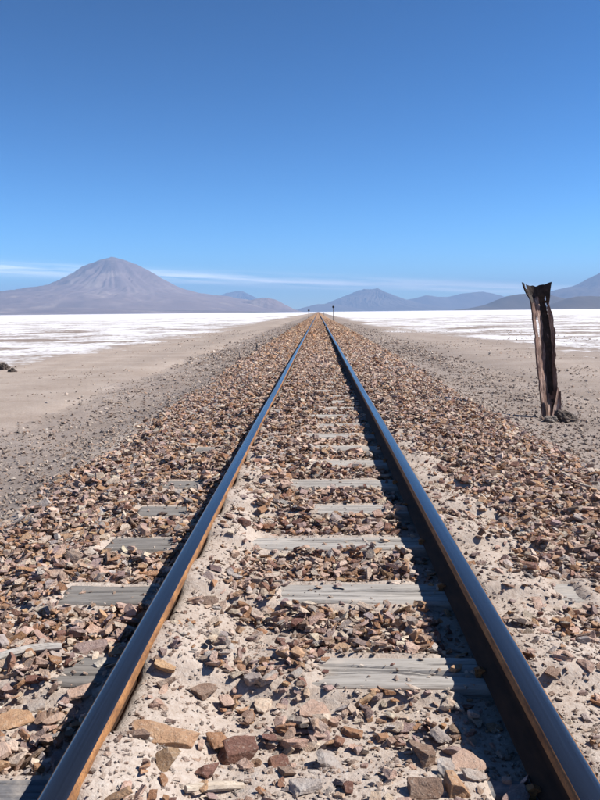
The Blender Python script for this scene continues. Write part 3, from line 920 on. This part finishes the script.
def bal_edge(x, y):
    ax = np.where(x < 0, -x, x - 0.22)
    e = 0.16 * fbm(y * 0.5, x * 0.3, 3, 71)
    d = 1 - sstep(1.65, 2.05, ax + e)
    d = np.where(np.abs(np.abs(x) - 0.535) < 0.065, 0, d)
    return d
items.append((LO,) + scatter(34000, (-2.5, 2.6), (14.8, 34), 0.022, 0.38, bal_edge, 81, 0.4, zspread=0.025, warm=True))
items.append((TINY,) + scatter(26000, (-2.6, 2.7), (32, 120), 0.045, 0.35, bal_edge, 82, 0.3, ypow=1, zspread=0.03, warm=True))
merge('ballast', 'broken pinkish brown ballast stones heaped along the track', items, M_STONES)

# pebbles and grit lying in the sand near the camera
GRITC = np.array([(0.48, 0.41, 0.35), (0.42, 0.35, 0.29), (0.33, 0.26, 0.22), (0.52, 0.46, 0.40), (0.40, 0.30, 0.235)])
def near_grit(x, y):
    d = np.where(np.abs(np.abs(x) - 0.535) < 0.04, 0, 1.0)
    b = bare_mask(x, y, 0.0)
    return d * (1 - 0.93 * b) * (1 - sstep(1.5, 1.9, np.abs(x)) * 0.5)
g = []
g.append((TINY,) + scatter(34000, (-1.7, 1.9), (1.3, 7.0), 0.0040, 0.45, near_grit, 91, 0.3, ypow=1, pal=GRITC))
g.append((TINY,) + scatter(15000, (-1.7, 2.1), (1.3, 8.0), 0.0080, 0.3, near_grit, 92, 0.3, ypow=1, pal=GRITC))
# gravel on the lower ground both sides
def side_gravel(x, y):
    ax = np.abs(x); n = fbm(x * 0.8, y * 0.4, 3, 95)
    return sstep(1.5, 2.0, ax) * (1 - 0.86 * sstep(2.6, 4.3, -x + 0.9 * n)) * (1 - 0.62 * sstep(2.8, 4.4, x + 0.9 * n)) * (0.55 + 0.6 * (n > -0.1))
P_, S_, R_, C_ = scatter(60000, (-4.2, 4.2), (2.6, 30), 0.0098, 0.5, side_gravel, 93, 0.5, ypow=1, pal=GRITC * 0.82)
k_ = 1 + P_[:, 1:2] / 34
P_[:, 2:] += S_[:, 2:] * (k_ - 1) * 0.5
g.append((TINY, P_, S_ * k_, R_, C_))
g.append((TINY,) + scatter(14000, (-4.2, 4.2), (20, 90), 0.035, 0.35, side_gravel, 94, 0.3, ypow=1, pal=GRITC * 0.82))
def outer_gravel(x, y):
    n = fbm(x * 0.3, y * 0.2, 3, 96)
    return np.where(x < 0, 0.26, 0.85) * (0.5 + 0.7 * (n > -0.15)) * (np.abs(x) > 3.6) * (1 - np.clip(salt_amount(x, y) + 0.5, 0, 1) * 0.8)
P_, S_, R_, C_ = scatter(40000, (-9.5, 13), (5, 60), 0.012, 0.5, outer_gravel, 97, 0.3, ypow=1, pal=GRITC * 0.95)
m_ = np.abs(P_[:, 0]) > 4.2
P_[m_, 2] = 0.015 + S_[m_, 2] * 0.3
S_ *= (1 + P_[:, 1:2] / 40)
g.append((TINY, P_, S_, R_, C_))
merge('gravel', 'fine pale gravel and grit strewn over the sand beside and between rails', g, M_STONES)

# ------------------------------------------------------------------ leaning corroded iron post
def ground_at(px, py):
    x, y = at(px, py, 0.2)
    for _ in range(8):
        x, y = at(px, py, float(ground_z(np.array([x]), np.array([y]))[0]))
    return x, y, float(ground_z(np.array([x]), np.array([y]))[0])
pxb, pyb, pzb = ground_at(549, 417)
kpx = pyb / F                     # metres per photo pixel at the post
print('post at', pxb, pyb, pzb, kpx)

def shell(rows, cols, fn, thick, holes=None):
    """a bent plate: fn(t, a) -> (point, thickness direction); returns verts, faces"""
    A = []; B = []
    for i in range(rows):
        for j in range(cols):
            p, d = fn(i / (rows - 1), j / (cols - 1))
            A.append(p); B.append(p + d * thick)
    n = rows * cols
    V = [v[:] for v in A + B]; Fs = []
    hole = np.zeros((rows - 1, cols - 1), bool)
    if holes is not None:
        for i in range(rows - 1):
            for j in range(cols - 1): hole[i, j] = holes((i + .5) / (rows - 1), (j + .5) / (cols - 1))
    def quad(i, j): return (i * cols + j, i * cols + j + 1, (i + 1) * cols + j + 1, (i + 1) * cols + j)
    for i in range(rows - 1):
        for j in range(cols - 1):
            if hole[i, j]: continue
            a, b, c, d = quad(i, j)
            Fs.append((a, b, c, d)); Fs.append((d + n, c + n, b + n, a + n))
            for (e0, e1), (ni, nj) in (((b, a), (i - 1, j)), ((c, b), (i, j + 1)), ((d, c), (i + 1, j)), ((a, d), (i, j - 1))):
                out = ni < 0 or nj < 0 or ni >= rows - 1 or nj >= cols - 1 or hole[ni, nj]
                if out: Fs.append((e0, e1, e1 + n, e0 + n))
    return V, Fs

# outline in photo pixels relative to the foot (549, 417): height, left, right
OUT = [(-6, -8.5, 12), (0, -8.0, 12), (14, -9.5, 11.5), (30, -11.5, 8.5), (50, -14.0, 7.0), (70, -16.5, 6.0), (85, -18.0, 4.5), (100, -20.0, 2.0), (112, -21.5, -0.5),
       (119, -23.0, -1.5), (124, -26.0, -1.8), (129, -28.5, -1.2), (132.5, -29.5, -0.5)]
oh = np.array([o[0] for o in OUT], float); ol = np.array([o[1] for o in OUT]); orr = np.array([o[2] for o in OUT])
from mathutils import noise as mnoise
def post_fn(t, a):
    h = -6 + t * 138.5
    # ragged top: ears at both ends and a scooped edge between
    l = np.interp(h, oh, ol); r = np.interp(h, oh, orr)
    # lit plate turned to the right, then a flat dark back; near the top it flattens out
    w = mnoise.noise(Vector((a * 5, t * 9, 1.3))) * 1.3 + mnoise.noise(Vector((a * 13, t * 26, 4.3))) * 0.7
    if a < 0.56:
        q = a / 0.56; fx = 0.60 * q; y_ = -4.0 + 11.5 * q ** 1.2
    else:
        q = (a - 0.56) / 0.44; fx = 0.60 + 0.40 * q; y_ = 7.5 - 0.6 * q + 0.8 * math.sin(q * 5)
    fl = min(1.0, max(0.0, (t - 0.86) / 0.06)) ; fl = fl * fl * (3 - 2 * fl)
    y_ = y_ * (1 - fl) + fl * (5.5 - 5.0 * (2 * fx - 1) ** 2)
    x_ = l + (r - l) * fx
    e = abs(2 * fx - 1)
    if t > 0.93:
        f = (t - 0.93) / 0.07
        h += f * (1.6 * max(0, (e - 0.6) / 0.4) - 2.2 * (1 - e) + 1.2 * mnoise.noise(Vector((fx * 9, 0, 3.3))))
    if a < 0.03: y_ += 1.5
    jag = 0.9 * mnoise.noise(Vector((t * 15, 5 + 4 * round(fx), 0)))
    x_ += jag * max(0.0, (e - 0.6) / 0.4) * (1 if t < 0.93 else 0)
    return Vector((x_, y_ + w * (1 - 0.5 * fl), h)) * kpx, Vector((0.25, 1, 0)).normalized()
def post_holes(t, a):
    j = 0.012 * mnoise.noise(Vector((t * 40, a * 20, 9.0)))
    if 0.62 < t < 0.77 and abs(a - 0.24 - j) < 0.055 * math.sin((t - 0.62) / 0.15 * math.pi) + 0.012: return True
    if 0.73 < t < 0.86 and abs(a - 0.86 - j * 2 + (t - 0.8) * 0.5) < 0.022: return True
    if 0.965 < t and 0.08 < a < 0.13: return True
    if ((t - 0.893) / 0.013) ** 2 + ((a - 0.80 - j) / 0.03) ** 2 < 1: return True
    return False
root = bpy.data.objects.new('iron_post', None); COL.objects.link(root)
root.location = (pxb, pyb, pzb); root.empty_display_size = 0.2
tag(root, 'tall leaning corroded rusty iron post with ragged flared top', 'post')
V_, F_ = shell(110, 70, post_fn, 0.008, post_holes)
def ngon_obj(name, V_, F_, mat, parent):
    m = bpy.data.meshes.new(name); m.from_pydata(V_, [], F_); m.update(); m.validate()
    return obj(name, m, mat, parent)
tr = ngon_obj('trough', V_, F_, [M_POST, M_IRON_SHADE], root)
for p_ in tr.data.polygons:                     # deep shade painted black on flat back and flared top, pink rust elsewhere
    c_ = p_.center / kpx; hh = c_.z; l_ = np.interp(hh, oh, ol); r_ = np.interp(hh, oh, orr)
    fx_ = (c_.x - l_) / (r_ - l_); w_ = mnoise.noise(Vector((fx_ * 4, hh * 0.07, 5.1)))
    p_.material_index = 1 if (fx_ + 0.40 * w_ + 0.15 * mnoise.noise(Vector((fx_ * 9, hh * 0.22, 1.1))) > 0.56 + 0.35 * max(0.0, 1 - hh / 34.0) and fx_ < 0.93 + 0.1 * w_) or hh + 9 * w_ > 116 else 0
def rib_fn(t, a):                                 # torn edge strip curling along the right side
    h = 20 + t * 90
    r = np.interp(h, oh, orr)
    w = mnoise.noise(Vector((a * 3, t * 11, 7.7))) * 1.1
    x = r - 3.4 + a * (3.2 + 1.8 * mnoise.noise(Vector((0.3, t * 9, 2.9))) + 0.9 * mnoise.noise(Vector((0.3, t * 27, 6.9)))) + 0.5 * w
    y = 6.0 - a * 3.0 + w
    return Vector((x, y, h)) * kpx, Vector((0.3, 1, 0)).normalized()
V_, F_ = shell(60, 8, rib_fn, 0.006)
ngon_obj('torn_strip', V_, F_, M_POST, root)
def plate_fn(t, a):                               # bent plate at the foot
    h = -3 + t * 31
    w = mnoise.noise(Vector((a * 4, t * 5, 2.2))) * 0.8
    x0 = 0.5 + 6.0 * t; x1 = 12.5 - 1.5 * t
    x = x0 + (x1 - x0) * a + w
    y = -3.5 + 3.5 * a + w + 2.0 * math.sin(a * 3)
    if t > 0.9: h += 2.5 * math.sin(a * 5 + 0.5)
    return Vector((x, y, h)) * kpx, Vector((0.3, -1, 0)).normalized()
V_, F_ = shell(14, 12, plate_fn, 0.006)
ngon_obj('foot_plate', V_, F_, M_POST, root)

# ------------------------------------------------------------------ lumps, markers, sticks
def lump(name, label, cat, loc, scale, seed, mat, group=None):
    bm = bmesh.new(); bmesh.ops.create_icosphere(bm, subdivisions=4, radius=1.0)
    o3 = Vector((seed * 3.7, seed * 1.3, 0))
    for v in bm.verts:
        n = mnoise.noise(v.co * 1.3 + o3) * 0.45 + abs(mnoise.noise(v.co * 2.9 + o3)) * 0.40 + mnoise.noise(v.co * 7 + o3) * 0.12
        v.co = v.co * (0.85 + n)
        if v.co.z < -0.35: v.co.z = -0.35
    for v in bm.verts: v.co = Vector((v.co.x * scale[0], v.co.y * scale[1], (v.co.z + 0.30) * scale[2]))
    m = bpy.data.meshes.new(name); bm.to_mesh(m); bm.free()
    o = obj(name, m, mat); o.location = loc
    return tag(o, label, cat, group)
x, y, z = ground_at(565, 421)
lump('rock', 'dark lumpy rock at the foot of the leaning post', 'rock', (x, y + 0.05, z), (0.14, 0.09, 0.10), 3, M_DARK)
x, y, z = ground_at(551, 421)
lump('rock', 'smaller grey clod against the front of the post foot', 'rock', (x - 0.02, y - 0.06, z), (0.085, 0.06, 0.055), 5, plain_mat('grey_clod', (0.12, 0.10, 0.085), (0.28, 0.24, 0.20), 18))
x, y = at(3, 370, 0.0)
lump('rock', 'larger black rock at the left edge on the salt margin', 'rock', (x, y, 0.0), (0.16, 0.12, 0.15), 8, M_DARK, 'black rocks on the salt margin')
x, y = at(12, 372.5, 0.0)
lump('rock', 'small black rock just right of the larger black rock', 'rock', (x, y, 0.0), (0.10, 0.08, 0.08), 9, M_DARK, 'black rocks on the salt margin')

def tube(name, pts, radii, mat, seg=8, parent=None, seed=0):
    bm = bmesh.new(); rings = []
    n = len(pts)
    for i, p in enumerate(pts):
        p = Vector(p); d = Vector(pts[min(i + 1, n - 1)]) - Vector(pts[max(i - 1, 0)]); d.normalize()
        a = d.cross(Vector((0, 0, 1))); a = a.normalized() if a.length > 0.05 else Vector((1, 0, 0)); b = d.cross(a).normalized()
        rings.append([bm.verts.new(p + (a * math.cos(q) + b * math.sin(q) * 0.8) * radii[i] * (1 + 0.2 * mnoise.noise(Vector((q * 2, i * 0.7, seed)))))
                      for q in [2 * math.pi * k / seg for k in range(seg)]])
    for r0, r1 in zip(rings, rings[1:]):
        for k in range(seg): bm.faces.new((r0[k], r0[(k + 1) % seg], r1[(k + 1) % seg], r1[k]))
    bm.faces.new(rings[0]); bm.faces.new(rings[-1][::-1])
    bmesh.ops.recalc_face_normals(bm, faces=bm.faces)
    m = bpy.data.meshes.new(name); bm.to_mesh(m); bm.free()
    return obj(name, m, mat, parent)

def marker(label, px, py_base, py_top, x_wanted, disc):
    """trackside marker: pole with a dark round head; stands on the bank x_wanted from the track centre"""
    y = x_wanted * F / (px - 320.0)
    z = float(ground_z(np.array([x_wanted]), np.array([y]))[0])
    k = y / F
    top = CAM_Z + (310.5 - (px - 320) * 0.0096 - py_top) * k
    root = bpy.data.objects.new('track_marker', None); COL.objects.link(root); root.location = (x_wanted, y, z)
    h = top - z
    tag(root, label, 'marker', 'markers far along the track')
    tube('pole', [(0, 0, -0.05), (0, 0, h * 0.5), (0, 0, h - disc * 0.8)], [0.05, 0.045, 0.04], M_POLE, 8, root)
    bm = bmesh.new()
    prof = [(disc * 0.25, 0.0), (disc * 0.8, disc * 0.18), (disc, disc * 0.7), (disc, disc * 1.3), (disc * 0.75, disc * 1.8), (disc * 0.2, disc * 2.0)]
    rings = [[bm.verts.new((r_ * math.cos(q), r_ * 0.5 * math.sin(q), z_)) for q in [2 * math.pi * a / 14 for a in range(14)]] for r_, z_ in prof]
    for r0, r1 in zip(rings, rings[1:]):
        for a in range(14): bm.faces.new((r0[a], r0[(a + 1) % 14], r1[(a + 1) % 14], r1[a]))
    bm.faces.new(rings[0][::-1]); bm.faces.new(rings[-1])
    m = bpy.data.meshes.new('head'); bm.to_mesh(m); bm.free()
    hd = obj('head', m, M_SIGN, root); hd.location = (0, 0, h - disc * 2)
    tube('foot', [(0, 0, -0.04), (0, 0, 0.12), (0, 0, 0.16)], [0.14, 0.13, 0.07], M_POLE, 10, root)
    return root
marker('tall marker pole with black round head right of the rails', 335.0, 320, 304.6, 2.15, 0.16)
marker('far marker with small black head left of the rails', 310.6, 316, 308.2, -2.0, 0.19)
marker('farthest short brown marker just right of the rails', 325.6, 314, 311.0, 1.9, 0.15)

x, y, z = ground_at(257, 350)
st = tube('wooden_stake', [(0, 0, -0.05), (0.005, 0, 0.10), (-0.01, 0.01, 0.24)], [0.045, 0.04, 0.028], M_POLE, 8)
st.location = (x, y, z); tag(st, 'short dark wooden stake on the ballast edge left of the track', 'stake')

def hm_at(x, y):
    ix = int((x - GX0) / GC); iy = int((y - GY0) / GC)
    if 2 < ix < len(gx) - 3 and 2 < iy < len(gy) - 3: return float(np.percentile(HM[iy - 2:iy + 3, ix - 2:ix + 3], 60))
    return float(ground_z(np.array([x]), np.array([y]))[0])
def stick(label, pix, r, mat, name='stick', lift=0.3, cat='stick'):
    pts = [at(u, v, 0.32) for u, v in pix]
    zz = [hm_at(*p) for p in pts]
    zl = np.polyfit(range(len(zz)), zz, 1); zf = [zl[0] * i + zl[1] for i in range(len(zz))]
    o0 = Vector((pts[0][0], pts[0][1], zf[0]))
    n = len(pts)
    P = [Vector((p[0], p[1], q + r * lift)) - o0 for p, q in zip(pts, zf)]
    rad = [r * (0.55 + 0.45 * math.sin(math.pi * (0.15 + 0.7 * i / (n - 1)))) for i in range(n)]
    o = tube(name, P, rad, mat, 8, None, r * 100); o.location = o0
    return tag(o, label, cat)
stick('pale dry stick lying in the sand at the bottom edge', [(186, 799), (200, 794), (215, 789), (230, 785), (243, 782)], 0.013, M_STICK)
stick('bent bleached branch among ballast left of the left rail', [(-12, 672), (10, 664), (30, 658), (48, 655), (62, 653)], 0.017, M_WOOD, lift=0.9)
stick('short white splinter on the sand right of the right rail', [(525, 578), (530, 573), (535, 568)], 0.010, M_STICK, lift=1.0)
stick('thin dark twig on the gravel below the post', [(563, 467), (573, 472), (582, 477), (592, 479)], 0.014, M_STICK, name='twig', cat='twig')

print('faces in all', NTRI())
